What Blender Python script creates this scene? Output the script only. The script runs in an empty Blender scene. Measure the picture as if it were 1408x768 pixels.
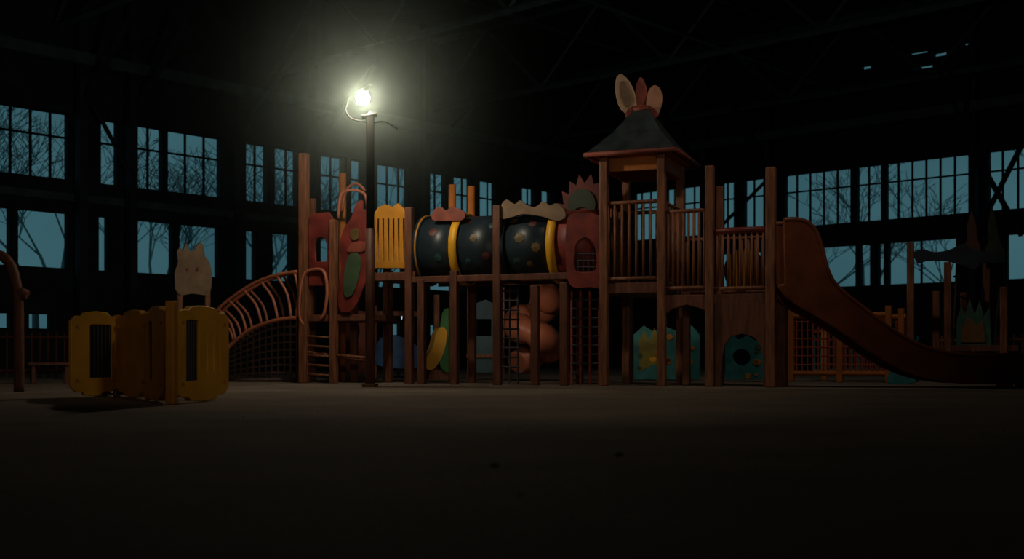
import bpy, math, random, bmesh
from mathutils import Vector, Matrix
random.seed(7)
F=1600.0; H=490.0; CAMZ=0.44
scene=bpy.context.scene
try:
    scene.view_settings.view_transform='Standard'
    scene.view_settings.look='None'
except Exception as e: print(e)
col=scene.collection

# ---------------------------------------------------------------- materials
def mat(name,c,rough=0.6,var=0.25,scale=6.0,bump=0.1,metal=0.0,c2=None,stretch=(1,1,1),spec=0.4):
    m=bpy.data.materials.new(name); m.use_nodes=True; nt=m.node_tree; n=nt.nodes; l=nt.links
    b=n['Principled BSDF']; b.inputs['Roughness'].default_value=rough; b.inputs['Metallic'].default_value=metal
    b.inputs['Specular IOR Level'].default_value=spec
    tc=n.new('ShaderNodeTexCoord'); mp=n.new('ShaderNodeMapping'); mp.inputs['Scale'].default_value=stretch
    l.new(tc.outputs['Object'],mp.inputs['Vector'])
    nz=n.new('ShaderNodeTexNoise'); nz.inputs['Scale'].default_value=scale; nz.inputs['Detail'].default_value=5
    l.new(mp.outputs[0],nz.inputs['Vector'])
    r=n.new('ShaderNodeValToRGB'); r.color_ramp.elements[0].position=0.3; r.color_ramp.elements[1].position=0.7
    c2=c2 or tuple(x*(1-var*1.6) for x in c)
    r.color_ramp.elements[0].color=(*c2,1); r.color_ramp.elements[1].color=(*c,1)
    l.new(nz.outputs['Fac'],r.inputs['Fac']); l.new(r.outputs[0],b.inputs['Base Color'])
    if bump:
        bp=n.new('ShaderNodeBump'); bp.inputs['Strength'].default_value=bump; bp.inputs['Distance'].default_value=0.02
        l.new(nz.outputs['Fac'],bp.inputs['Height']); l.new(bp.outputs[0],b.inputs['Normal'])
    return m
def emis(name,c,s):
    m=bpy.data.materials.new(name); m.use_nodes=True; n=m.node_tree.nodes; b=n['Principled BSDF']
    b.inputs['Base Color'].default_value=(*c,1)
    b.inputs['Emission Color'].default_value=(*c,1); b.inputs['Emission Strength'].default_value=s
    return m
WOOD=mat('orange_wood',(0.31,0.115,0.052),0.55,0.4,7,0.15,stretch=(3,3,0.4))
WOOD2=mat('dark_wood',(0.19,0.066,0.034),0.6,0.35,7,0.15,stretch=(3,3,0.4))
RED=mat('red_panel',(0.27,0.038,0.028),0.5,0.4,4)
ORANGE=mat('orange_panel',(0.58,0.19,0.04),0.5,0.2,4)
YEL=mat('yellow_plastic',(0.9,0.45,0.02),0.45,0.16,3,0.05)
YEL2=mat('ochre_and_shaded_yellow',(0.6,0.25,0.018),0.5,0.2,3,0.05)
CREAM=mat('cream_panel',(0.5,0.33,0.2),0.7,0.25,5)
BLUE=mat('navy_plastic',(0.02,0.036,0.048),0.4,0.3,3,0.03)
TEAL=mat('teal_panel',(0.04,0.27,0.27),0.5,0.3,5)
GREEN=mat('green_panel',(0.07,0.12,0.06),0.6,0.25,5)
ROOFM=mat('roof_slate',(0.036,0.05,0.052),0.5,0.35,5)
SLIDE=mat('slide_orange_brown',(0.26,0.072,0.026),0.38,0.25,3,0.03)
SALMON=mat('salmon_plastic',(0.55,0.18,0.1),0.45,0.2,3,0.03)
ROPE=mat('rope_dark',(0.06,0.05,0.055),0.8,0.2,20)
RROPE=mat('rope_red',(0.45,0.09,0.05),0.8,0.2,20)
STEEL=mat('steel_dark',(0.05,0.06,0.065),0.5,0.3,5,0.05,0.6)
WALLM=mat('wall_dark_brick',(0.026,0.042,0.052),0.9,0.3,2)
CEILM=mat('ceiling_boards',(0.05,0.068,0.072),0.9,0.3,1.0,stretch=(1,6,1))
TRUSS=mat('truss_cool_lit',(0.08,0.14,0.165),0.55,0.3,3)  # cool ambient light on the steel put into a brighter, bluer colour
FRAMEM=mat('window_frame_paint',(0.012,0.022,0.026),0.8,0.3,3)
BARK=mat('bark',(0.42,0.5,0.5),0.9,0.2,3)
GROUNDM=mat('outdoor_soil',(0.10,0.12,0.11),0.95,0.3,1)
GREY=mat('grille_grey',(0.06,0.05,0.045),0.6,0.3,5)
MESHM=mat('dark_mesh',(.03,.027,.032),.8)
MUTE=mat('faded_red_paint',(0.32,0.075,0.045),0.6,0.3,5)

fm=mat('floor_compacted_concrete',(0.30,0.235,0.18),0.93,0.2,0.9,0.0,spec=0.12)
nt=fm.node_tree;n=nt.nodes;l=nt.links
tc=[x for x in n if x.type=='TEX_COORD'][0]; b=n['Principled BSDF']
n2=n.new('ShaderNodeTexNoise'); n2.inputs['Scale'].default_value=28; n2.inputs['Detail'].default_value=8; n2.inputs['Roughness'].default_value=.7
l.new(tc.outputs['Object'],n2.inputs['Vector'])
ramp=[x for x in n if x.type=='VALTORGB'][0]
mx=n.new('ShaderNodeMix'); mx.data_type='RGBA'; mx.blend_type='MULTIPLY'; mx.inputs['Factor'].default_value=.75
r2=n.new('ShaderNodeValToRGB'); r2.color_ramp.elements[0].position=.32; r2.color_ramp.elements[0].color=(.45,.45,.45,1); r2.color_ramp.elements[1].position=.6
l.new(n2.outputs['Fac'],r2.inputs['Fac']); l.new(ramp.outputs[0],mx.inputs['A']); l.new(r2.outputs[0],mx.inputs['B'])
l.new(mx.outputs['Result'],b.inputs['Base Color'])
bp=n.new('ShaderNodeBump'); bp.inputs['Strength'].default_value=.35; bp.inputs['Distance'].default_value=.01
l.new(n2.outputs['Fac'],bp.inputs['Height']); l.new(bp.outputs[0],b.inputs['Normal'])

# ---------------------------------------------------------------- geometry helpers
def empty(name,loc=(0,0,0)):
    o=bpy.data.objects.new(name,None); o.empty_display_size=.2; o.location=loc; col.objects.link(o); return o
def link(o,parent=None,m=None):
    col.objects.link(o)
    if m is not None: o.data.materials.append(m)
    if parent is not None:
        o.parent=parent; o.matrix_parent_inverse=Matrix.Translation(-Vector(parent.location))
    return o
class MB:
    def __init__(s): s.v=[]; s.f=[]
    def hexa(s,c):
        i=len(s.v); s.v+= [tuple(p) for p in c]
        for q in ((0,3,2,1),(4,5,6,7),(0,1,5,4),(1,2,6,5),(2,3,7,6),(3,0,4,7)): s.f.append(tuple(i+k for k in q))
        return s
    def box(s,c,d,size):
        dx=Vector((d[0],d[1],0)).normalized(); dy=Vector((-dx.y,dx.x,0)); c=Vector(c); a,bb,h=size
        pts=[c+dx*sx*a/2+dy*sy*bb/2 for sx,sy in((-1,-1),(1,-1),(1,1),(-1,1))]
        return s.hexa(pts+[p+Vector((0,0,h)) for p in pts])
    def cyl(s,p1,p2,r,n=8,r2=None,cap=True):
        p1=Vector(p1);p2=Vector(p2); r2=r if r2 is None else r2
        d=(p2-p1)
        if d.length<1e-6: return s
        d.normalize(); up=Vector((0,0,1)) if abs(d.z)<.95 else Vector((1,0,0))
        a=d.cross(up).normalized(); bb=d.cross(a); i=len(s.v)
        for p,rr in((p1,r),(p2,r2)):
            for k in range(n):
                t=2*math.pi*k/n; s.v.append(tuple(p+a*math.cos(t)*rr+bb*math.sin(t)*rr))
        for k in range(n): s.f.append((i+k,i+(k+1)%n,i+n+(k+1)%n,i+n+k))
        if cap: s.f.append(tuple(i+k for k in reversed(range(n)))); s.f.append(tuple(i+n+k for k in range(n)))
        return s
    def path(s,pts,r,n=8):
        pts=[Vector(p) for p in pts]; N=len(pts); i=len(s.v); prev=None
        for j,p in enumerate(pts):
            d=(pts[min(j+1,N-1)]-pts[max(j-1,0)]).normalized()
            if prev is None:
                up=Vector((0,0,1)) if abs(d.z)<.9 else Vector((1,0,0)); a=d.cross(up).normalized()
            else: a=(prev-d*prev.dot(d)).normalized()
            prev=a; bb=d.cross(a)
            for k in range(n):
                t=2*math.pi*k/n; s.v.append(tuple(p+a*math.cos(t)*r+bb*math.sin(t)*r))
        for j in range(N-1):
            for k in range(n): s.f.append((i+j*n+k,i+j*n+(k+1)%n,i+(j+1)*n+(k+1)%n,i+(j+1)*n+k))
        s.f.append(tuple(i+k for k in reversed(range(n)))); s.f.append(tuple(i+(N-1)*n+k for k in range(n)))
        return s
    def obj(s,name,m,parent=None,bevel=0,smooth=False):
        me=bpy.data.meshes.new(name); me.from_pydata(s.v,[],s.f); me.validate(); me.update()
        bm=bmesh.new(); bm.from_mesh(me); bmesh.ops.recalc_face_normals(bm,faces=bm.faces); bm.to_mesh(me); bm.free()
        o=bpy.data.objects.new(name,me); link(o,parent,m)
        if smooth:
            for p in me.polygons: p.use_smooth = len(p.vertices)==4
        if bevel:
            md=o.modifiers.new('bevel','BEVEL'); md.width=bevel; md.segments=2
        return o
def catmull(pts,closed=True,k=5):
    out=[];N=len(pts)
    rng=range(N) if closed else range(N-1)
    for i in rng:
        g=(lambda j: pts[j%N]) if closed else (lambda j: pts[max(0,min(N-1,j))])
        p0,p1,p2,p3=g(i-1),g(i),g(i+1),g(i+2)
        for q in range(k):
            t=q/k
            out.append(tuple(.5*((2*p1[a])+(-p0[a]+p2[a])*t+(2*p0[a]-5*p1[a]+4*p2[a]-p3[a])*t*t+(-p0[a]+3*p1[a]-3*p2[a]+p3[a])*t**3) for a in range(len(p1))))
    if not closed: out.append(tuple(pts[-1]))
    return out
class VP:
    """vertical plane in the hall, through two floor points; photo measurements map on it"""
    def __init__(s,px1,d1,px2,d2):
        s.A=Vector(((px1-704)/F*d1,d1)); B=Vector(((px2-704)/F*d2,d2)); s.d=(B-s.A).normalized(); s.n=Vector((-s.d.y,s.d.x))
    def t(s,px,off=0):
        k=(px-704)/F; A=s.A+s.n*off
        return (k*A.y-A.x)/(s.d.x-k*s.d.y)
    def xy(s,px,off=0):
        return s.A+s.n*off+s.d*s.t(px,off)
    def back(s,px,off):
        return s.A+s.d*s.t(px)+s.n*off
    def z(s,px,py,off=0): return CAMZ+(H-py)/F*s.xy(px,off).y
    def P(s,px,py,off=0):
        q=s.xy(px,off); return Vector((q.x,q.y,CAMZ+(H-py)/F*q.y))
def plate(name,vp,loops,m,parent,th=.04,off=0,smooth=True,bevel=.006,k=5):
    A=vp.A+vp.n*off; cu=bpy.data.curves.new(name,'CURVE'); cu.dimensions='2D'; cu.fill_mode='BOTH'; cu.extrude=th/2; cu.bevel_depth=bevel
    sm=smooth if isinstance(smooth,(list,tuple)) else [smooth]*len(loops)
    for lp,s_ in zip(loops,sm):
        pts=[(vp.t(px,off),max(.01,vp.z(px,py,off))) for px,py in lp]
        if s_: pts=catmull(pts,True,k)
        sp=cu.splines.new('POLY'); sp.points.add(len(pts)-1)
        for i,p in enumerate(pts): sp.points[i].co=(p[0],max(.01,p[1]),0,1)
        sp.use_cyclic_u=True
    M=Matrix(((vp.d.x,0,-vp.n.x,A.x),(vp.d.y,0,-vp.n.y,A.y),(0,1,0,0),(0,0,0,1)))
    tmp=bpy.data.objects.new(name,cu); col.objects.link(tmp)
    bpy.context.view_layer.update()
    me=bpy.data.meshes.new_from_object(tmp.evaluated_get(bpy.context.evaluated_depsgraph_get()))
    bpy.data.objects.remove(tmp); me.transform(M); me.name=name; me.materials.clear()
    o=bpy.data.objects.new(name,me); link(o,parent,m); return o
def V3(q,z): return Vector((q.x,q.y,z))
def ell(cx,cy,rx,ry,n=14): return [(cx+rx*math.cos(2*math.pi*i/n),cy+ry*math.sin(2*math.pi*i/n)) for i in range(n)]
def rect(x0,y0,x1,y1): return [(x0,y0),(x1,y0),(x1,y1),(x0,y1)]

# ---------------------------------------------------------------- room
C=Vector((3.33,48.0)); U=Vector((.6755,.7374)); V=Vector((.7374,-.6755))
def Rm(a,b,z=0): q=C-U*a+V*b; return Vector((q.x,q.y,z))
LA,LB,HT=56.0,62.0,12.0
def aL(px): k=(px-704)/F; return (3.33-48*k)/(.916-k)*1.356
def bR(px): k=(px-704)/F; return (48*k-3.33)/(1.081+k)*1.4726
TH=.4
def room_plane(name,z,m,ext=0):
    me=bpy.data.meshes.new(name); p=[Rm(-ext,-ext,z),Rm(LA+ext,-ext,z),Rm(LA+ext,LB+ext,z),Rm(-ext,LB+ext,z)]
    me.from_pydata([tuple(x) for x in p],[],[(0,1,2,3)]); o=bpy.data.objects.new(name,me); link(o,None,m); return o
room_plane('floor',0,fm)
room_plane('ceiling',HT,CEILM,ext=.4)
def gen_wall(name,fn,L,rows):
    mb=MB()
    def seg(s0,s1,z0,z1):
        if s1-s0<.01: return
        c=[fn(s0,0,z0),fn(s1,0,z0),fn(s1,-TH,z0),fn(s0,-TH,z0)]
        mb.hexa(c+[p+Vector((0,0,z1-z0)) for p in c])
    zc=0
    for z0,z1,ops in rows:
        if z0>zc: seg(0,L,zc,z0)
        cur=0
        for s0,s1 in sorted(ops): seg(cur,s0,z0,z1); cur=s1
        seg(cur,L,z0,z1); zc=z1
    seg(0,L,zc,HT)
    return mb.obj(name,WALLM)
fL=lambda s,o,z: Rm(s,o,z)
fR=lambda s,o,z: Rm(o,s,z)
upL=[(-420,-320,4),(-300,-190,4),(-170,-20,5),(-12,98,4),(107,121,1),(139,166,1),(183,228,2),(231,308,3),(334,372,2),(378,413,2),(437,477,2),(483,503,1),(519,566,3),(584,617,2),(624,652,2),(660,686,2),(716,740,2),(745,762,1)]
loL=[(-420,-310,2),(-300,-180,2),(-160,-30,2),(-20,18,1),(25,98,1),(136,153,1),(176,242,1),(247,305,1),(336,356,1),(375,405,1),(436,470,1),(520,560,1),(590,640,1)]
baL=[(-20,18,1),(40,74,1),(188,238,2),(534,556,1),(592,606,1)]
upR=[(868,905,3),(912,966,4),(988,1008,2),(1019,1050,2),(1075,1168,5),(1174,1210,2),(1214,1330,6),(1355,1440,4),(1450,1560,6),(1580,1700,6),(1720,1850,6)]
loR=[(1125,1175,1),(1178,1195,1),(1203,1214,1),(1217,1313,2),(1380,1440,2),(1450,1560,2),(1580,1700,2),(1720,1850,2),(985,1045,2)]
hiR=[(1180,1196,1),(1246,1274,1),(1320,1340,1)]
hiR2=[(1253,1281,1),(1279,1300,1)]
R_=lambda f,L:[(tuple(sorted((f(a),f(b))))) for a,b,_ in L]
gen_wall('wall_left',fL,LA,[(1.15,1.6,R_(aL,baL)),(2.78,4.32,R_(aL,loL)),(5.18,7.0,R_(aL,upL))])
gen_wall('wall_back',fR,LB,[(2.85,4.32,R_(bR,loR)),(5.06,7.0,R_(bR,upR)),(9.98,10.14,R_(bR,[hiR2[0]])),(10.3,10.48,R_(bR,[hiR[0],hiR2[1]])),(10.5,10.64,R_(bR,hiR[1:]))])
gen_wall('wall_right',lambda s,o,z:Rm(s,LB-o,z),LA,[])
gen_wall('wall_front',lambda s,o,z:Rm(LA-o,s,z),LB,[])
wi=1
def window(fn,s0,s1,z0,z1,nv,hs):
    global wi
    mb=MB(); w=.04
    def bar(a0,a1,b0,b1):
        c=[fn(a0,-.1,b0),fn(a1,-.1,b0),fn(a1,-.14,b0),fn(a0,-.14,b0)]; mb.hexa(c+[p+Vector((0,0,b1-b0)) for p in c])
    bar(s0,s1,z0,z0+w);bar(s0,s1,z1-w,z1);bar(s0,s0+w,z0,z1);bar(s1-w,s1,z0,z1)
    for i in range(1,nv):
        x=s0+(s1-s0)*i/nv; bar(x-.033,x+.033,z0,z1)
    for h in hs: bar(s0,s1,h-.028,h+.028)
    mb.obj('window_%d'%wi,FRAMEM); wi+=1
for f,fn,lst,z0,z1,hs in((aL,fL,upL,5.18,7.0,[6.33]),(aL,fL,loL,2.78,4.32,[]),(aL,fL,baL,1.15,1.6,[]),(bR,fR,upR,5.06,7.0,[6.35]),(bR,fR,loR,2.85,4.32,[])):
    for a,b_,nv in lst:
        s0,s1=sorted((f(a),f(b_))); window(fn,s0,s1,z0,z1,nv,hs)
def columns():
    mb=MB()
    for px in (-300,103,172,321,424,575,702):
        a=aL(px); mb.box(Rm(a,.35,0),U,(.22,.3,HT))
        mb.cyl(Rm(a,.5,7.2),Rm(a,3.2,9.2),.09,4)
        mb.cyl(Rm(a,.5,8.0),Rm(a-2.2,.5,9.4),.07,4)
    a=aL(172); mb.cyl(Rm(a,.5,5.3),Rm(a+1.2,.5,7.2),.07,4)
    for px in (975,1062,1343,1500,1720):
        b=bR(px); mb.box(Rm(.35,b,0),V,(.22,.3,HT))
        mb.cyl(Rm(.5,b,7.2),Rm(3.2,b,9.2),.09,4)
    b0,b1=bR(1343),bR(1408)
    mb.cyl(Rm(.3,b0,4.2),Rm(.3,b1,7.0),.09,4); mb.cyl(Rm(.3,b0,7.0),Rm(.3,b1,4.2),.09,4)
    b0,b1=bR(985),bR(1066)
    mb.cyl(Rm(.3,b0,5.0),Rm(.3,b1,7.0),.07,4)
    mb.obj('steel_columns',mat('column_paint',(.03,.05,.06),.7,.3,3))
columns()
mb=MB()
c=[Rm(0,.5,8.2),Rm(LA,.5,8.2),Rm(LA,.8,8.2),Rm(0,.8,8.2)]; mb.hexa(c+[p+Vector((0,0,.3)) for p in c])
c=[Rm(.5,0,8.2),Rm(.5,LB,8.2),Rm(.8,LB,8.2),Rm(.8,0,8.2)]; mb.hexa(c+[p+Vector((0,0,.3)) for p in c])
c=[Rm(0,0,4.62),Rm(LA,0,4.62),Rm(LA,.14,4.62),Rm(0,.14,4.62)]; mb.hexa(c+[p+Vector((0,0,.2)) for p in c])
mb.obj('crane_rail_beam',TRUSS)
mb=MB()
for a in (2,9,16,23,30,37,44,51):
    mb.cyl(Rm(a,0,9.2),Rm(a,LB,9.2),.11,4); mb.cyl(Rm(a,0,11.6),Rm(a,LB,11.6),.11,4)
    s=0; up=False
    while s<LB-2.5:
        mb.cyl(Rm(a,s,11.6 if up else 9.2),Rm(a,s+2.5,9.2 if up else 11.6),.06,4); s+=2.5; up=not up
for b_ in range(4,60,6): mb.cyl(Rm(0,b_,11.7),Rm(LA,b_,11.7),.09,4)
for b_ in (12,30,48): mb.cyl(Rm(0,b_,9.2),Rm(LA,b_,9.2),.07,4)
mb.obj('roof_truss',TRUSS)

me_=bpy.data.meshes.new('outdoor_ground'); s=140
me_.from_pydata([(-s,-s+40,-.05),(s,-s+40,-.05),(s,s+40,-.05),(-s,s+40,-.05)],[],[(0,1,2,3)])
link(bpy.data.objects.new('outdoor_ground',me_),None,GROUNDM)
def tree_mesh(seed):
    rnd=random.Random(seed); mb=MB()
    def br(p,d,L,r,lev):
        q=p+d*L; mb.cyl(p,q,r,5 if lev<2 else 3,r*.72,False)
        if lev>=6: return
        k=3 if lev in(1,2,3) else 2
        for i in range(k):
            ax=Vector((rnd.uniform(-1,1),rnd.uniform(-1,1),rnd.uniform(-.2,.55)))
            nd=(d*.9+ax*(.62+.08*lev)).normalized(); nd.z=nd.z*.8+.12
            br(q,nd.normalized(),L*rnd.uniform(.68,.86),max(r*.58,.014),lev+1)
    br(Vector((0,0,0)),Vector((rnd.uniform(-.06,.06),0,1)),2.3,.13,0)
    me=bpy.data.meshes.new('bare_tree'); me.from_pydata(mb.v,[],mb.f); me.materials.append(BARK); return me
tm=[tree_mesh(k) for k in range(4)]
for i in range(38):
    if i<26: p=Rm(1+i*1.8+random.uniform(-1,1),-random.uniform(7,16),-.05)
    else: p=Rm(-random.uniform(10,18),2+(i-26)*3.6+random.uniform(-1,1),-.05)
    o=bpy.data.objects.new('bare_tree',tm[i%4]); col.objects.link(o); o.location=p; o.rotation_euler=(0,0,random.uniform(0,6)); sc=random.uniform(.9,1.25); o.scale=(sc,sc,sc)

# ---------------------------------------------------------------- main play structure
S=VP(831,17.5,1070,16.58)
PW=.125
def post(mb,vp,px,top,off=0,w=PW,base=0.0):
    q=vp.xy(px,off); z=vp.z(px,top,off); mb.box(V3(q,base),vp.d,(w,w,z-base))
def deck(mb,vp,px1,px2,py,dep,th=.12,off=0):
    z=vp.z((px1+px2)/2,py); a=vp.back(px1,off);b=vp.back(px2,off);c=vp.back(px2,off+dep);d=vp.back(px1,off+dep)
    pts=[V3(q,z-th) for q in(a,b,c,d)]; mb.hexa(pts+[p+Vector((0,0,th)) for p in pts]); return z
def railing(mb,p1,p2,z0,z1,n,r=.02,rr=.03):
    mb.cyl(V3(p1,z0),V3(p2,z0),rr,8); mb.cyl(V3(p1,z1),V3(p2,z1),rr,8)
    for i in range(n):
        q=p1.lerp(p2,(i+.5)/n); mb.cyl(V3(q,z0),V3(q,z1),r,8)

c0=S.back(831,0)
T=empty('play_tower',(c0.x,c0.y,0))
mb=MB()
W=.88; WD=1.25
q=[S.A+S.d*(S.t(831)+i*W)+S.n*j*WD for i,j in((0,0),(1,0),(1,1),(0,1))]
ztop=S.z(831,212)
for p in q: mb.box(V3(p,0),S.d,(PW,PW,ztop))
mb.obj('tower_posts',WOOD,T,.015)
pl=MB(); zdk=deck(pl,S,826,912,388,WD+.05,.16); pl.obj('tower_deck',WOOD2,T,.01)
rb=MB()
zr0=zdk+.06; zr1=S.z(870,278)
for i in (0,2,3): railing(rb,q[i],q[(i+1)%4],zr0,zr1,8)
railing(rb,q[1],q[2],zr0,zr1,7)
rb.obj('tower_railing',WOOD,T,smooth=True)
cen=(q[0]+q[2])/2; zr=S.z(880,215,.4)
def ring(h,z): return [V3(cen+S.d*h*1.0*sx+S.n*h*1.18*sy,z) for sx,sy in((-1,-1),(1,-1),(1,1),(-1,1))]
prof=[(.68,zr),(.54,zr+.15),(.37,zr+.35),(.24,zr+.54),(.13,zr+.72),(.09,zr+.78),(.001,zr+.84)]
rm=MB()
for h,z in prof: rm.v+=[tuple(x) for x in ring(h,z)]
for j in range(len(prof)-1):
    for k in range(4): rm.f.append((j*4+k,j*4+(k+1)%4,(j+1)*4+(k+1)%4,(j+1)*4+k))
rm.f.append((3,2,1,0)); rm.obj('roof_shell',ROOFM,T)
tr=MB(); R=ring(.69,zr-.03)
for k in range(4): tr.cyl(R[k],R[(k+1)%4],.035,8)
rr0=ring(.12,zr+.74)
for k in range(4): tr.cyl(rr0[k],rr0[(k+1)%4],.03,6)
tr.obj('roof_eave_trim',MUTE,T,smooth=True)
ub=MB()
for k in range(4):
    a=ring(.47,zr-.26);b_=ring(.44,zr-.26); c=[a[k],a[(k+1)%4],b_[(k+1)%4],b_[k]]
    ub.hexa(c+[p+Vector((0,0,.24)) for p in c])
a=ring(.6,zr-.04); ub.hexa(a+[p+Vector((0,0,.03)) for p in a])
ub.obj('roof_under_boards',ORANGE,T)
TP=VP(831,17.9,1070,17.9-.25)
plate('finial_leaf_a',TP,[[(866,158),(853,148),(847,128),(848,108),(855,103),(866,114),(874,134),(874,154)]],CREAM,T,.04,0)
plate('finial_leaf_a_inset',TP,[[(862,147),(854,135),(852,118),(856,112),(863,124),(867,140)]],mat('leaf_inset',(.2,.12,.07),.6),T,.02,-.03)
plate('finial_leaf_b',TP,[[(878,152),(874,135),(876,115),(881,107),(887,116),(890,132),(888,150)]],MUTE,T,.04,.06)
plate('finial_leaf_c',TP,[[(893,158),(889,145),(892,126),(900,118),(908,124),(910,140),(904,158)]],mat('peach_leaf',(.5,.24,.14),.6),T,.04,0)
plate('finial_base',TP,[[(862,162),(864,150),(876,146),(892,146),(902,153),(904,161),(884,166)]],RED,T,.08,.02)

RB=empty('slide_platform',tuple(V3(S.xy(975),0)))
mb=MB()
post(mb,S,976,228); post(mb,S,1060,230,w=.14)
for px,off,top in((990,.9,256),(1078,.9,400),(944,.9,402)): post(mb,S,px,top,off,.11)
post(mb,S,1075,402,.35)
mb.obj('posts',WOOD,RB,.015)
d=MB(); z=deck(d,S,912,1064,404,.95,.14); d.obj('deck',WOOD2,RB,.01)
rb=MB(); z1=S.z(1020,318)
railing(rb,S.xy(982),S.xy(1054),z+.08,z1,9)
railing(rb,S.xy(915),S.xy(972),z+.1,S.z(940,290),8)
railing(rb,S.back(920,.95),S.back(1060,.95),z+.08,z1,14)
rb.obj('railing',WOOD,RB,smooth=True)
tp=MB(); tp.cyl(V3(S.xy(980),z1+.02),V3(S.xy(1055),z1+.02),.045,10); tp.obj('red_handrail',RED,RB,smooth=True)
plate('yellow_back_disc',S,[ell(1024,372,28,30,18)],YEL2,RB,.04,1.05)
plate('arch_panel',S,[[(984,410),(1068,410),(1068,531),(1050,531),(1050,490),(1046,472),(1036,462),(1020,458),(1006,462),(997,472),(993,490),(993,531),(984,531)]],WOOD2,RB,.05,.02,smooth=False)
plate('brace_panel',S,[[(914,406),(975,406),(975,430),(966,424),(945,418),(925,424),(914,432)]],WOOD2,RB,.05,.02,smooth=False)

# --- slide
SP=VP(1072,16.5,1400,16.75)
SL=empty('playground_slide',tuple(V3(SP.xy(1150),0)))
rim=[(1070,306),(1084,305),(1101,309),(1113,322),(1121,345),(1129,374),(1143,397),(1180,427),(1220,457),(1258,477),(1300,487),(1350,489),(1390,489),(1402,494)]
bot=[(1404,530),(1386,531),(1380,526),(1340,526),(1300,525),(1258,518),(1222,504),(1190,485),(1150,457),(1110,433),(1085,418),(1072,402)]
rs=catmull(rim,False,5); bs=catmull(bot,False,5)
for nm,off in(('side_near',-.27),('side_far',.27)):
    pts=rs+bs
    cu=bpy.data.curves.new(nm,'CURVE'); cu.dimensions='2D'; cu.fill_mode='BOTH'; cu.extrude=.02; cu.bevel_depth=.008
    sp=cu.splines.new('POLY'); sp.points.add(len(pts)-1); sp.use_cyclic_u=True
    for i,(px,py) in enumerate(pts): sp.points[i].co=(SP.t(px),max(.01,SP.z(px,py)),0,1)
    A=SP.A+SP.n*off
    M=Matrix(((SP.d.x,0,-SP.n.x,A.x),(SP.d.y,0,-SP.n.y,A.y),(0,1,0,0),(0,0,0,1)))
    tmp=bpy.data.objects.new(nm,cu); col.objects.link(tmp); bpy.context.view_layer.update()
    me=bpy.data.meshes.new_from_object(tmp.evaluated_get(bpy.context.evaluated_depsgraph_get())); bpy.data.objects.remove(tmp)
    me.transform(M); me.materials.clear(); link(bpy.data.objects.new(nm,me),SL,SLIDE)
    mb=MB(); mb.path([V3(SP.A+SP.d*SP.t(px)+SP.n*off,SP.z(px,py)) for px,py in rs],.04,8); mb.obj(nm+'_rim',SLIDE,SL,smooth=True)
bed=MB(); bb=list(reversed(bs))[0:-6]
for px,py in bb:
    z_=max(.06,SP.z(px,py)+.12)
    for off in(-.27,.27): bed.v.append(tuple(V3(SP.A+SP.d*SP.t(px)+SP.n*off,z_)))
for i in range(len(bb)-1): bed.f.append((2*i,2*i+1,2*i+3,2*i+2))
o=bed.obj('slide_bed',SLIDE,SL,smooth=True); md=o.modifiers.new('s','SOLIDIFY'); md.thickness=.04

# --- tube tunnel
TU=empty('crawl_tunnel',tuple(V3(S.xy(700),0)))
TC=.62
zt=S.z(700,341,TC-.1)
def axp(px):
    q_=S.xy(px,TC-.1); return Vector((q_.x,q_.y,zt))
D3=Vector((S.d.x,S.d.y,0)); N3=Vector((S.n.x,S.n.y,0)); U3=Vector((0,0,1))
def tube(name,px1,px2,r,m,r_in=None,seg=48):
    mb=MB(); a=axp(px1);b_=axp(px2); ri=r_in or r-.04
    for p in(a,b_):
        for rr in(r,ri):
            for k in range(seg):
                t=2*math.pi*k/seg; mb.v.append(tuple(p+N3*math.cos(t)*rr+U3*math.sin(t)*rr))
    for k in range(seg):
        k2=(k+1)%seg
        mb.f.append((k,k2,2*seg+k2,2*seg+k)); mb.f.append((seg+k,seg+k2,3*seg+k2,3*seg+k))
        mb.f.append((k,k2,seg+k2,seg+k)); mb.f.append((2*seg+k,2*seg+k2,3*seg+k2,3*seg+k))
    return mb.obj(name,m,TU,smooth=True)
tube('tube_segment_a',592,640,.53,BLUE); tube('tube_segment_b',640,706,.53,BLUE); tube('tube_segment_c',706,772,.53,BLUE); tube('tube_segment_d',772,830,.55,RED)
tube('tube_mouth_rim',586,593,.57,BLUE)
tube('ring_yellow_a',636,646,.58,YEL); tube('ring_b',702,709,.57,BLUE); tube('ring_yellow_c',767,778,.59,YEL); tube('ring_yellow_d',590,592,.58,YEL2)
SPM={'r':mat('spot_red',(.11,.025,.02),.5),'y':mat('spot_ochre',(.16,.10,.03),.5),'t':mat('spot_teal',(.03,.085,.085),.5)}
def spot(px,ang,rad,m,name):
    a=axp(px); mb=MB(); rr=.536; n=14; cs=[]
    for k in range(n):
        t=2*math.pi*k/n; rd=rad*(1 if k%2 else .82); u=rd*math.cos(t); w=ang+rd*math.sin(t)/rr
        cs.append(a+D3*u-N3*math.cos(w)*rr+U3*math.sin(w)*rr)
    mb.v+=[tuple(x) for x in cs]+[tuple(a-N3*math.cos(ang)*(rr+.006)+U3*math.sin(ang)*(rr+.006))]
    for k in range(n): mb.f.append((k,(k+1)%n,n))
    mb.obj(name,m,TU)
k=0
for px,an,ra,m in((655,.9,.06,'r'),(668,.25,.07,'y'),(690,.65,.06,'t'),(684,-.3,.07,'r'),(660,-.45,.055,'t'),(718,.8,.07,'y'),(730,.2,.09,'y'),(745,.65,.07,'r'),(752,-.1,.08,'y'),(725,-.5,.07,'t'),(742,-.6,.06,'y'),(612,.5,.08,'r'),(620,-.3,.07,'t')):
    k+=1; spot(px,an,ra,SPM[m],'flower_%d'%k)
ts=empty('tunnel_support_frame',tuple(V3(S.xy(684),0)))
mb=MB()
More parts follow.
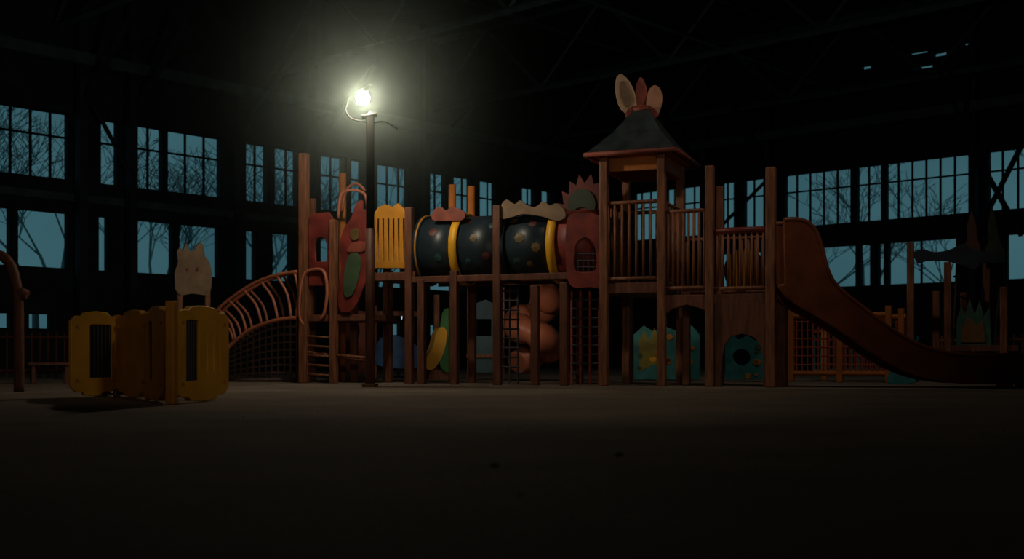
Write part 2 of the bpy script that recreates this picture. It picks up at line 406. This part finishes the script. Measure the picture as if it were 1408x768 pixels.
for px,top,off in((625,372,0),(684,282,0),(736,392,0),(776,388,0),(580,384,.0),(563,285,.0),(650,392,1.1),(535,372,.9),(797,392,1.3),(865,404,1.5)):
    post(mb,S,px,top,off,.105 if off else .12)
mb.obj('posts',WOOD2,ts,.012)
mb=MB()
for off in(-.0,1.05):
    a=S.back(566,off);b_=S.back(826,off); zb=S.z(700,381)
    mb.box(V3((a+b_)/2,zb-.05),S.d,((b_-a).length,.08,.1))
mb.obj('beams',WOOD2,ts,.01)
plate('red_face_panel',S,[[(782,300),(800,293),(822,296),(829,310),(829,388),(812,394),(784,390),(779,340)],[(792,372),(790,345),(795,332),(805,326),(815,332),(820,345),(819,372)]],RED,ts,.05,-.02)
mb=MB()
for i in range(4): mb.cyl(S.P(795+i*7,330,.0),S.P(795+i*7,372,.0),.014,6)
for i in range(4): mb.cyl(S.P(791,340+i*9,0),S.P(819,340+i*9,0),.014,6)
mb.obj('window_grille',ROPE,ts)
CREAM2=mat('cream_faded',(.3,.2,.12),.7,.25,5)
plate('wavy_crest_panel',S,[[(690,300),(690,284),(697,275),(708,281),(716,276),(724,282),(737,285),(748,277),(756,283),(766,280),(776,289),(777,299),(765,303),(745,297),(720,294),(705,298)]],CREAM2,ts,.04,.02)
plate('spiky_crest_panel',S,[[(772,298),(768,280),(776,282),(774,264),(783,268),(784,250),(793,256),(797,241),(804,253),(813,240),(817,254),(828,250),(826,275),(829,298),(800,292)]],mat('dim_red',(.16,.03,.022),.6),ts,.04,.7,smooth=False)
plate('spiky_crest_inset',S,[[(784,290),(782,275),(790,264),(802,260),(814,266),(819,280),(815,290),(800,284)]],mat('dim_green',(.04,.06,.035),.6),ts,.02,.66)
plate('crest_cloud',S,[[(596,302),(597,290),(606,285),(614,290),(622,284),(634,289),(640,294),(636,302),(615,303)]],MUTE,ts,.04,.1)
mb=MB()
for px,a,b_ in((622,254,300),(648,256,300),(471,238,300)):
    mb.cyl(V3(S.xy(px,1.15),0),S.P(px,a,1.15),.065,10)
mb.obj('rear_round_posts',ORANGE,ts,smooth=True)

# --- left tower
LT=empty('climbing_platform',tuple(V3(S.xy(460),0)))
mb=MB()
post(mb,S,418,211,w=.14); post(mb,S,459,302,w=.12); post(mb,S,487,300,.9,.11); post(mb,S,532,285,1.0,w=.11); post(mb,S,430,273,.9,w=.1)
mb.obj('posts',WOOD,LT,.015)
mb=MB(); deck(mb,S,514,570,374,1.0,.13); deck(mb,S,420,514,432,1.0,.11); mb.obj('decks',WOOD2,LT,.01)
plate('arched_window_panel',S,[[(426,392),(426,300),(432,294),(452,292),(458,300),(458,392)],[(434,360),(433,335),(437,327),(443,325),(448,328),(451,336),(450,360)]],RED,LT,.04,.02,smooth=False)
plate('dragon_panel',S,[[(468,425),(466,400),(470,370),(468,340),(474,315),(484,300),(490,282),(498,276),(500,290),(508,288),(510,320),(507,350),(509,375),(500,395),(492,415),(482,428)]],RED,LT,.04,-.02)
plate('dragon_belly',S,[[(474,405),(474,375),(480,352),(490,348),(496,360),(492,385),(484,405)]],GREEN,LT,.02,-.06)
plate('dragon_eye',S,[ell(488,322,6,8)],SPM['y'],LT,.02,-.06)
plate('dragon_stripe',S,[[(478,345),(484,335),(498,332),(504,338),(500,345),(488,346)]],MUTE,LT,.02,-.06)
lp=[[(515,368),(515,296),(520,286),(530,281),(540,285),(548,280),(556,288),(562,296),(562,368)]]
for i in range(6):
    x=519.5+i*7; lp.append(rect(x,300,x+3.0,360))
plate('yellow_picket_panel',S,lp,YEL2,LT,.04,.0,smooth=False)
mb=MB()
mb.path([S.P(px,py,.3) for px,py in catmull([(465,300),(468,270),(478,262),(492,262),(503,270),(506,296)],False,4)],.025,8)
mb.path([S.P(px,py,.9) for px,py in catmull([(470,292),(476,262),(490,252),(502,262)],False,4)],.025,8)
mb.path([S.P(px,py,-.05) for px,py in catmull([(418,446),(412,432),(414,395),(420,375),(436,370),(446,375),(450,400),(446,430),(440,438)],False,4)],.03,8)
mb.path([S.P(px,py,.9) for px,py in catmull([(425,438),(420,395),(430,375),(444,376),(452,400)],False,4)],.03,8)
mb.obj('entry_hoops',SALMON,LT,smooth=True)
mb=MB()
for i in range(5): mb.cyl(S.P(424,462+i*13,0),S.P(455,464+i*13,0),.022,6)
mb.cyl(S.P(424,484,0),S.P(510,496,.4),.03,6); mb.cyl(S.P(462,488,0),S.P(505,492,0),.03,6)
mb.obj('ladder_rungs',WOOD,LT,smooth=True)

# --- arched net bridge
NB=empty('net_bridge',tuple(V3(S.xy(360),0)))
top=catmull([(290,440),(300,425),(320,408),(350,389),(380,378),(410,373)],False,4)
low=catmull([(312,480),(324,468),(345,452),(375,441),(400,437),(408,437)],False,4)
mb=MB()
for off in(.0,.9):
    mb.path([S.P(px+off*10,py,off) for px,py in top],.032,8); mb.path([S.P(px+off*10,py,off) for px,py in low],.032,8)
    for i in range(1,len(low),3):
        a=low[i]; b_=top[min(len(top)-1,int(i*len(top)/len(low)))]
        m_=((a[0]+b_[0])/2+5,(a[1]+b_[1])/2-3)
        mb.path([S.P(p[0]+off*10,p[1],off) for p in catmull([a,m_,b_],False,3)],.026,6)
mb.obj('bridge_hoops',SALMON,NB,smooth=True)
mb=MB()
N=12
def gp(t,s_):
    px=306+t*102; topy=478-40*math.sin(min(1,t*1.1)*math.pi/2)
    return S.P(px,topy+(522-topy)*s_,.05+.5*s_)
for i in range(N+1):
    t=i/N
    for j in range(8):
        mb.cyl(gp(t,j/8),gp(t,(j+1)/8),.02,5)
        if i<N: mb.cyl(gp(t,j/8),gp((i+1)/N,j/8),.02,5)
for i in range(14):
    t=i/13; px=312+t*92; py=478-40*math.sin(min(1,t*1.1)*math.pi/2)
    mb.cyl(S.P(px,py,0),S.P(px+9,py,.9),.03,5)
mb.cyl(gp(0,1),gp(1,1),.05,6)
mb.obj('net_ropes',mat('net_rope',(.15,.10,.09),.8),NB)

rl=empty('rope_ladder',tuple(V3(S.xy(805),0)))
mb=MB()
for px in(786,798,811,824): mb.cyl(S.P(px,400,.2),V3(S.xy(px,.2),0.01),.02,6)
mb.obj('ropes',RROPE,rl)
mb=MB()
for i in range(9): mb.cyl(S.P(784,412+i*12.5,.2),S.P(826,412+i*12.5,.2),.02,6)
mb.obj('rungs',ROPE,rl)
rn=empty('climbing_net',tuple(V3(S.xy(710,.5),0))); mb=MB()
for px in(690,701,712): mb.cyl(S.P(px,392,.5),V3(S.xy(px,.5),.01),.016,5)
for i in range(9): mb.cyl(S.P(688,400+i*13,.5),S.P(714,400+i*13,.5),.016,5)
mb.obj('net_ropes',ROPE,rn)

# ---------------------------------------------------------------- lamp post
LD=16.9
LPz=CAMZ+(H-135)/F*LD
px_=(509-704)/F*LD
LP=empty('lamp_post',(px_,LD,0))
mb=MB(); mb.cyl((px_,LD,0),(px_,LD,2.3),.07,12); mb.cyl((px_,LD,0),(px_,LD,.05),.12,12)
mb.obj('pole_lower',WOOD2,LP,smooth=True)
mb=MB(); mb.cyl((px_,LD,2.3),(px_,LD,LPz-.28),.06,12); mb.obj('pole_upper',mat('pole_dark_paint',(.006,.005,.004),.95,spec=.03),LP,smooth=True)
bx=(499-704)/F*LD
mb=MB()
mb.path([(px_,LD,LPz-.45),(px_-.02,LD,LPz-.28),(px_+.0,LD+.05,LPz-.2)],.03,8)
mb.path(catmull([(px_+.02,LD,LPz-.36),(bx-.16,LD,LPz-.3),(bx-.25,LD,LPz-.17),(bx-.22,LD,LPz-.06)],False,4),.012,8)
mb.cyl((px_-.12,LD,LPz-.27),(px_+.1,LD,LPz-.24),.035,10)
mb.path(catmull([(px_+.02,LD,LPz-.36),(px_+.22,LD,LPz-.34),(px_+.4,LD,LPz-.45)],False,4),.012,8)
mb.obj('lamp_bracket',mat('bracket_paint',(.02,.02,.018),.8),LP,smooth=True)
bm=bmesh.new(); bmesh.ops.create_icosphere(bm,subdivisions=3,radius=.1); me=bpy.data.meshes.new('lamp_bulb'); bm.to_mesh(me); bm.free()
for p in me.polygons: p.use_smooth=True
o=bpy.data.objects.new('lamp_bulb',me); link(o,LP,emis('bulb_glow',(1,.87,.66),450))
o.parent=LP; o.matrix_parent_inverse=Matrix(); o.location=(bx-px_,0,LPz)
# scatter volume added to make the glow round the lamp, densest at the bulb
RH=3.9
bm=bmesh.new(); bmesh.ops.create_icosphere(bm,subdivisions=3,radius=RH); me=bpy.data.meshes.new('lamp_halo_volume'); bm.to_mesh(me); bm.free()
m=bpy.data.materials.new('lamp_halo_volume'); m.use_nodes=True; nt=m.node_tree; nt.nodes.clear()
out=nt.nodes.new('ShaderNodeOutputMaterial'); vs=nt.nodes.new('ShaderNodeVolumeScatter'); vs.inputs['Color'].default_value=(.78,.97,.88,1); vs.inputs['Anisotropy'].default_value=0
tc=nt.nodes.new('ShaderNodeTexCoord'); ln=nt.nodes.new('ShaderNodeVectorMath'); ln.operation='LENGTH'; nt.links.new(tc.outputs['Object'],ln.inputs[0])
m1=nt.nodes.new('ShaderNodeMapRange'); m1.inputs['From Min'].default_value=0; m1.inputs['From Max'].default_value=RH; m1.inputs['To Min'].default_value=1; m1.inputs['To Max'].default_value=0
nt.links.new(ln.outputs['Value'],m1.inputs['Value'])
pw=nt.nodes.new('ShaderNodeMath'); pw.operation='POWER'; pw.inputs[1].default_value=3.8; nt.links.new(m1.outputs[0],pw.inputs[0])
mu=nt.nodes.new('ShaderNodeMath'); mu.operation='MULTIPLY'; mu.inputs[1].default_value=.085; nt.links.new(pw.outputs[0],mu.inputs[0])
nt.links.new(mu.outputs[0],vs.inputs['Density']); nt.links.new(vs.outputs[0],out.inputs['Volume'])
o=bpy.data.objects.new('lamp_halo_volume',me); link(o,None,m); o.location=(bx,LD,LPz)

# ---------------------------------------------------------------- yellow zig-zag play panels
YP=empty('yellow_play_panel_set',((205-704)/F*12,12,0))
def ypanel(vp,px0,px1,name,m,win=None,slots=()):
    q0=vp.t(px0);q1=vp.t(px1); w=q1-q0
    def toP(s_,z_):
        p=vp.A+vp.d*(q0+s_*w); return (704+F*p.x/p.y, H-(z_-CAMZ)/p.y*F)
    out=[(0,.12),(.10,.07),(.22,.07),(.28,.03),(.5,.02),(.74,.03),(.8,.07),(.93,.08),(1,.14),(1,.84),(.93,.9),(.8,.9),(.74,.94),(.5,.955),(.28,.94),(.22,.9),(.1,.9),(0,.85)]
    loops=[[toP(a,b_*.97) for a,b_ in out]]
    if win:
        a0,a1=[(vp.t(x)-q0)/w for x in win]; e_=(a1-a0)*.12
        loops.append([toP(a,b_) for a,b_ in((a0,.2),(a1,.2),(a1,.78),(a1-e_,.8),(a0+e_,.8),(a0,.78))])
    for x in slots:
        s0=(vp.t(x)-q0)/w; s1=(vp.t(x+3)-q0)/w; loops.append([toP(a,b_) for a,b_ in((s0,.28),(s1,.28),(s1,.7),(s0,.7))])
    plate(name,vp,loops,m,YP,.05,0,smooth=False,bevel=.01)
    if win:
        g=MB()
        for i in range(6):
            s_=a0+(a1-a0)*(i+.5)/6; p=vp.A+vp.d*(q0+s_*w); g.cyl(V3(p,.2),V3(p,.79),.011,6)
        g.obj(name+'_grille',GREY,YP)
        g=MB(); p=vp.A+vp.d*(q0+(a0+a1)/2*w)+vp.n*.05; g.box(V3(p,.19),vp.d,(w*(a1-a0)*1.05,.012,.61)); g.obj(name+'_screen',MESHM,YP)
    g=MB()
    for sx,zz_ in((.1,.18),(.1,.76),(.9,.18),(.9,.76)):
        p=vp.A+vp.d*(q0+sx*w); g.cyl(V3(p-vp.n*.025,zz_),V3(p-vp.n*.05,zz_),.018,10)
    g.obj(name+'_bolts',YEL2,YP)
P1=VP(97,12.55,163,12.9); P2=VP(163,12.85,205,11.9); P3=VP(203,11.9,232,10.75); P4=VP(240,10.8,310,11.9)
ypanel(P1,97,163,'panel_a',YEL,(121,153)); ypanel(P2,164,206,'panel_b',YEL2); ypanel(P3,203,230,'panel_c',YEL2,(208,214)); ypanel(P4,238,310,'panel_d',YEL,(251,271),(279,288,297))  # two inner panels: shade on the yellow put into a darker ochre
mb=MB(); q_=P4.xy(236); mb.box(V3(q_,0),P4.d,(.09,.09,.955))
for vp,px in((P1,161),(P3,204)): q_=vp.xy(px); mb.box(V3(q_,0.0),vp.d,(.07,.07,.9))
mb.obj('corner_posts',YEL2,YP,.012)
mb=MB(); a=P1.xy(161); b_=P4.xy(290); mb.cyl(V3(a,.05),V3(b_,.05),.03,8)
mb.cyl(V3(P1.xy(145),.0),V3(P1.xy(145),.06),.12,12,.04)
mb.obj('base_bars',GREY,YP)

# ---------------------------------------------------------------- cat sign
CS=VP(240,20.3,292,20.6)
cs=empty('cat_shaped_sign',tuple(V3(CS.xy(266),0)))
plate('cat_board',CS,[[(241,398),(240,375),(245,360),(243,346),(247,340),(251,347),(256,334),(260,346),(266,345),(272,336),(276,332),(280,342),(281,352),(287,360),(291,375),(290,395),(286,406),(264,403),(248,406)]],CREAM2,cs,.04,0,smooth=False)
plate('cat_eye_a',CS,[ell(258,370,1.5,2.5,8)],MUTE,cs,.02,-.03); plate('cat_eye_b',CS,[ell(272,370,1.5,2.5,8)],MUTE,cs,.02,-.03)
mb=MB(); post(mb,CS,247,385,.05,.1); post(mb,CS,285,385,.05,.1); mb.obj('sign_posts',WOOD,cs,.01)

# ---------------------------------------------------------------- swing frame at left edge
sw=empty('swing_frame',((25-704)/F*14.6,14.6,0)); W1=VP(-100,14.6,60,14.6)
mb=MB()
mb.path([W1.P(px,py) for px,py in catmull([(26,538),(26,470),(25,410),(18,372),(6,354),(-10,349),(-60,348)],False,5)],.062,10)
mb.cyl(W1.P(20,398),W1.P(38,405),.06,10); mb.cyl(W1.P(-60,348),V3(W1.xy(-60),0),.062,10)
mb.obj('swing_tubes',WOOD2,sw,smooth=True)
bn=empty('park_bench',((68-704)/F*19,19,0)); B1=VP(30,19,110,19.4)
mb=MB()
for o_ in(0,.14,.28):
    a=B1.back(38,o_);b_=B1.back(100,o_); mb.box(V3((a+b_)/2,.3),B1.d,((b_-a).length,.1,.04))
for px in(46,92):
    for o_ in(.02,.32): mb.box(V3(B1.back(px,o_),0),B1.d,(.06,.06,.3))
mb.obj('bench_boards',WOOD2,bn,.005)
def fence(name,vp,px0,px1,h,m,step=.16,r=.02):
    e=empty(name,tuple(V3(vp.xy((px0+px1)/2),0))); mb=MB(); a=vp.xy(px0);b_=vp.xy(px1); L=(b_-a).length; n_=int(L/step)
    for z_ in(.15,h-.1): mb.cyl(V3(a,z_),V3(b_,z_),.03,6)
    for i in range(n_+1): p=a.lerp(b_,i/n_); mb.cyl(V3(p,0.0),V3(p,h),r,5)
    mb.obj('pickets',m,e)
fence('picket_fence',VP(-60,24,240,25),-60,100,.95,WOOD2)
fence('picket_fence',VP(1260,23,1430,21),1285,1430,.85,WOOD)

# ---------------------------------------------------------------- things seen through / behind
cx,cy=(733-704)/F*20.6,20.6
ss=empty('spiral_tube_slide',(cx,cy,0))
mb=MB(); pts=[]; N_=80
for i in range(N_):
    t=i/(N_-1); an=-t*3.3*math.pi+2.6; rr_=.33-.04*t
    pts.append(Vector((cx+rr_*math.cos(an),cy+rr_*math.sin(an),.33+1.25*t)))
n=16
for j,p in enumerate(pts):
    d=(pts[min(j+1,N_-1)]-pts[max(j-1,0)]).normalized(); a=(d.cross(Vector((0,0,1))).normalized()); bb=d.cross(a)
    r_=.19+.075*abs(math.sin(j*math.pi/11))
    for k in range(n):
        t=2*math.pi*k/n; mb.v.append(tuple(p+a*math.cos(t)*r_+bb*math.sin(t)*r_))
for j in range(N_-1):
    for k in range(n): mb.f.append((j*n+k,j*n+(k+1)%n,(j+1)*n+(k+1)%n,(j+1)*n+k))
mb.f.append(tuple(reversed(range(n)))); mb.f.append(tuple((N_-1)*n+k for k in range(n)))
mb.obj('spiral_tube',SALMON,ss,smooth=True)
mb=MB(); mb.cyl((cx,cy,0),(cx,cy,1.9),.06,10); mb.obj('centre_pole',WOOD2,ss)
G=VP(560,22,640,22.3); g_=empty('toddler_slide',tuple(V3(G.xy(600),0)))
plate('slide_side',G,[[(580,500),(592,478),(598,456),(606,450),(611,458),(608,480),(600,498),(590,508)]],YEL,g_,.4,0)
plate('green_side_panel',G,[[(606,505),(604,470),(608,432),(616,424),(620,436),(622,505)]],mat('leaf_green',(.05,.25,.07),.5),g_,.06,.1)
mb=MB(); post(mb,G,600,405,.4,.1); post(mb,G,622,405,.4,.1); mb.box(V3(G.xy(604,.3),0),G.d,(.5,.3,.18)); mb.obj('slide_posts',WOOD,g_)
K=VP(470,23,620,23.5); kk=empty('play_wall_panel',tuple(V3(K.xy(500),0)))
plate('red_board',K,[[(472,505),(472,440),(480,430),(500,428),(512,440),(512,505)],ell(488,455,7,14)],MUTE,kk,.05,0)
plate('blue_board',K,[[(515,500),(520,470),(535,462),(560,466),(575,480),(577,505)]],mat('blue_panel',(.05,.16,.4),.5),kk,.05,0)
mb=MB()
for px in(470,514,580): post(mb,K,px,420,.05,.1)
mb.box(V3(K.xy(545),1.25),K.d,(1.2,.1,.1)); mb.obj('wall_posts',WOOD,kk)
K2=VP(640,22.5,700,22.5); k2=empty('play_kiosk',tuple(V3(K2.xy(665),0)))
plate('kiosk_board',K2,[[(644,512),(644,430),(652,418),(668,412),(684,420),(690,432),(690,512)],rect(655,438,676,462)],mat('kiosk_blue_green',(.05,.12,.15),.5),k2,.05,0,smooth=False)
mb=MB(); post(mb,K2,646,395,.06,.1); post(mb,K2,690,395,.06,.1); mb.box(V3(K2.xy(668),.42),K2.d,(.75,.14,.07)); mb.obj('kiosk_frame',WOOD,k2)
for (x0,x1,y0,D_,hole) in((872,962,448,21.5,False),(998,1056,460,20.5,True)):
    T1=VP(x0,D_,x1,D_-.4); e=empty('teal_play_panel',tuple(V3(T1.xy((x0+x1)/2),0)))
    w=x1-x0
    lo=[[(x0,521),(x0,y0+12),(x0+w*.15,y0),(x0+w*.3,y0+8),(x0+w*.5,y0+2),(x0+w*.7,y0+9),(x0+w*.88,y0),(x1,y0+12),(x1,521)]]
    if hole: lo.append(ell(1020,491,13,12))
    plate('panel_board',T1,lo,TEAL,e,.05,0,smooth=False)
    for i in range(16):
        px=x0+6+random.random()*(w-12); py=y0+14+random.random()*46
        if hole and (px-1020)**2+(py-491)**2<20**2: continue
        plate('motif_%d'%i,T1,[ell(px,py,random.uniform(1.5,5),random.uniform(1.5,4.5),8)],random.choice([YEL2,YEL2,YEL,SPM['r'],GREEN]),e,.015,-.035)
    if not hole:
        plate('motif_crown',T1,[[(880,510),(878,470),(886,455),(892,470),(900,452),(907,470),(912,510),(900,500)]],mat('lime_paint',(.3,.25,.03),.5),e,.012,-.03,smooth=False)
CG=VP(1088,20.5,1222,19.6); cg=empty('climbing_net_cage',tuple(V3(CG.xy(1150),0)))
mb=MB()
for px,o_ in((1088,0),(1222,0),(1155,0),(1105,1.2),(1215,1.2)):
    q_=CG.back(px,o_); mb.box(V3(q_,0),CG.d,(.1,.1,CG.z(1222,420)))
for o_ in(0,1.2):
    a,b_=CG.back(1088,o_),CG.back(1222,o_); mb.cyl(V3(a,1.15),V3(b_,1.15),.05,8); mb.cyl(V3(a,.15),V3(b_,.15),.04,8)
mb.obj('cage_frame',ORANGE,cg,.01)
mb=MB()
for o_ in(0,1.2):
    for i in range(19):
        q_=CG.back(1088+i*134/18,o_); mb.cyl(V3(q_,.15),V3(q_,1.15),.014,5)
    for j in range(7):
        a,b_=CG.back(1088,o_),CG.back(1222,o_); mb.cyl(V3(a,.15+j*.15),V3(b_,.15+j*.15),.014,5)
mb.obj('cage_net',RROPE,cg)
Q=VP(1252,20,1400,19.4); qq=empty('castle_play_frame',tuple(V3(Q.xy(1320),0)))
mb=MB()
for px,top,o_ in((1252,333,0),(1303,360,0),(1380,394,0),(1356,345,1.0),(1325,402,1.0),(1287,400,1.3)): post(mb,Q,px,top,o_,.12)
mb.obj('posts',WOOD,qq,.012)
mb=MB(); deck(mb,Q,1290,1400,474,1.2,.1); mb.obj('deck',WOOD2,qq)
plate('blue_beam_creature',Q,[[(1257,348),(1268,343),(1285,347),(1305,344),(1325,336),(1340,345),(1360,347),(1376,352),(1374,362),(1352,360),(1340,370),(1322,364),(1300,358),(1275,358),(1262,361)]],mat('blue_beam',(.02,.035,.06),.6),qq,.1,.02)
plate('spiky_tree_a',Q,[[(1328,362),(1326,338),(1331,326),(1329,312),(1336,291),(1342,310),(1343,326),(1348,340),(1346,362)]],mat('tree_brown',(.12,.05,.03),.6),qq,.04,.12,smooth=False)
plate('spiky_tree_b',Q,[[(1357,368),(1354,345),(1360,330),(1358,310),(1364,284),(1370,310),(1373,328),(1381,345),(1378,368)]],mat('tree_olive',(.04,.06,.035),.6),qq,.04,.12,smooth=False)
plate('castle_panel',Q,[[(1315,474),(1316,440),(1322,420),(1327,436),(1333,412),(1340,434),(1347,415),(1352,436),(1360,424),(1363,474)]],mat('castle_green',(.05,.14,.1),.6),qq,.04,.1,smooth=False)
plate('castle_panel_inset',Q,[[(1322,470),(1324,448),(1332,436),(1342,448),(1350,442),(1355,470)]],mat('castle_inset',(.2,.1,.03),.6),qq,.02,.06,smooth=False)
mb=MB()
for i in range(6): mb.cyl(Q.P(1312,380+i*14,.3),Q.P(1320,380+i*14,.9),.02,5)
mb.path([Q.P(px,py,.3) for px,py in catmull([(1316,360),(1314,400),(1312,440),(1310,474)],False,3)],.02,6)
mb.path([Q.P(px,py,.4) for px,py in catmull([(1372,366),(1374,400),(1370,440),(1368,474)],False,3)],.02,6)
mb.obj('hanging_ropes',ROPE,qq)
fence('picket_fence',VP(1130,25,1260,26),1120,1262,.9,TEAL)
A1=VP(1225,18.6,1262,18.4); e=empty('low_step_board',tuple(V3(A1.xy(1240),0)))
plate('step_side',A1,[[(1222,522),(1228,505),(1250,512),(1262,524),(1250,527),(1225,527)]],TEAL,e,.3,.2,smooth=False)
rnd=random.Random(3); mb=MB()
for (px,py,r) in [(681,641,.018),(850,626,.018),(716,680,.008)]+[(rnd.uniform(0,1408),rnd.uniform(545,640),rnd.uniform(.002,.006)) for _ in range(50)]:
    D_=F*CAMZ/(py-H); x=(px-704)/F*D_
    mb.cyl((x,D_,0),(x+rnd.uniform(-1,1)*r*.3,D_,r*.7),r*1.3,7,r*.7)
mb.obj('floor_pebbles',GREY)

# ---------------------------------------------------------------- other lamps
def spot_l(name,loc,tgt,power,size,blend,colr,rad=.2):
    ld=bpy.data.lights.new(name,'SPOT'); ld.energy=power; ld.spot_size=math.radians(size); ld.spot_blend=blend; ld.color=colr; ld.shadow_soft_size=rad
    o=bpy.data.objects.new(name,ld); col.objects.link(o); o.location=loc; o.rotation_euler=(Vector(tgt)-Vector(loc)).to_track_quat('-Z','Y').to_euler(); return o
spot_l('flood_light',(2.2,2.5,3.2),(-1.3,16,2.0),290,58,.9,(1,.84,.62),.25)
spot_l('flood_light_left',(-9,4.5,4.6),(-3.5,15.5,1.8),85,56,.85,(1,.80,.56),.25)
spot_l('truss_light',(4.5,13,9),(4,21.5,0.3),300,60,.7,(1,.84,.7),.2)
spot_l('spiral_fill_light',(-.1,18.75,1.35),(.4,20.6,.95),18,95,.6,(1,.8,.6),.06)  # added spot with no lamp there, brightens the spiral tube slide
we=empty('work_lamp',(-2.44,25,0)); mb=MB(); mb.cyl((-2.44,25,0),(-2.44,25,1.2),.03,8); mb.cyl((-2.44,25,0),(-2.44,25,.04),.18,12); mb.obj('stand',STEEL,we)
bm=bmesh.new(); bmesh.ops.create_icosphere(bm,subdivisions=2,radius=.09); me=bpy.data.meshes.new('bulb'); bm.to_mesh(me); bm.free(); me.transform(Matrix.Translation((-2.44,25,1.29)))
o=bpy.data.objects.new('bulb',me); link(o,we,emis('work_lamp_glow',(.4,.7,.9),.8))

# ---------------------------------------------------------------- world
w=bpy.data.worlds.new('dusk_sky'); scene.world=w; w.use_nodes=True; nt=w.node_tree; bg=nt.nodes['Background']
tc=nt.nodes.new('ShaderNodeTexCoord'); nz=nt.nodes.new('ShaderNodeTexNoise'); nz.inputs['Scale'].default_value=5; nz.inputs['Detail'].default_value=5
rp=nt.nodes.new('ShaderNodeValToRGB'); rp.color_ramp.elements[0].position=.3; rp.color_ramp.elements[1].position=.7
rp.color_ramp.elements[0].color=(.024,.073,.092,1); rp.color_ramp.elements[1].color=(.046,.122,.145,1)
nt.links.new(tc.outputs['Generated'],nz.inputs['Vector']); nt.links.new(nz.outputs['Fac'],rp.inputs['Fac']); nt.links.new(rp.outputs[0],bg.inputs['Color'])
bg.inputs['Strength'].default_value=1.0

# ---------------------------------------------------------------- camera
cd=bpy.data.cameras.new('camera'); cam=bpy.data.objects.new('camera',cd); col.objects.link(cam)
cd.sensor_width=36; cd.lens=36*F/1408; cam.location=(0,0,CAMZ); cam.rotation_euler=(math.radians(90),0,0)
cd.shift_y=(H-384)/1408; cd.clip_end=500
cd.dof.use_dof=True; cd.dof.focus_distance=16.0; cd.dof.aperture_fstop=1.5
scene.camera=cam
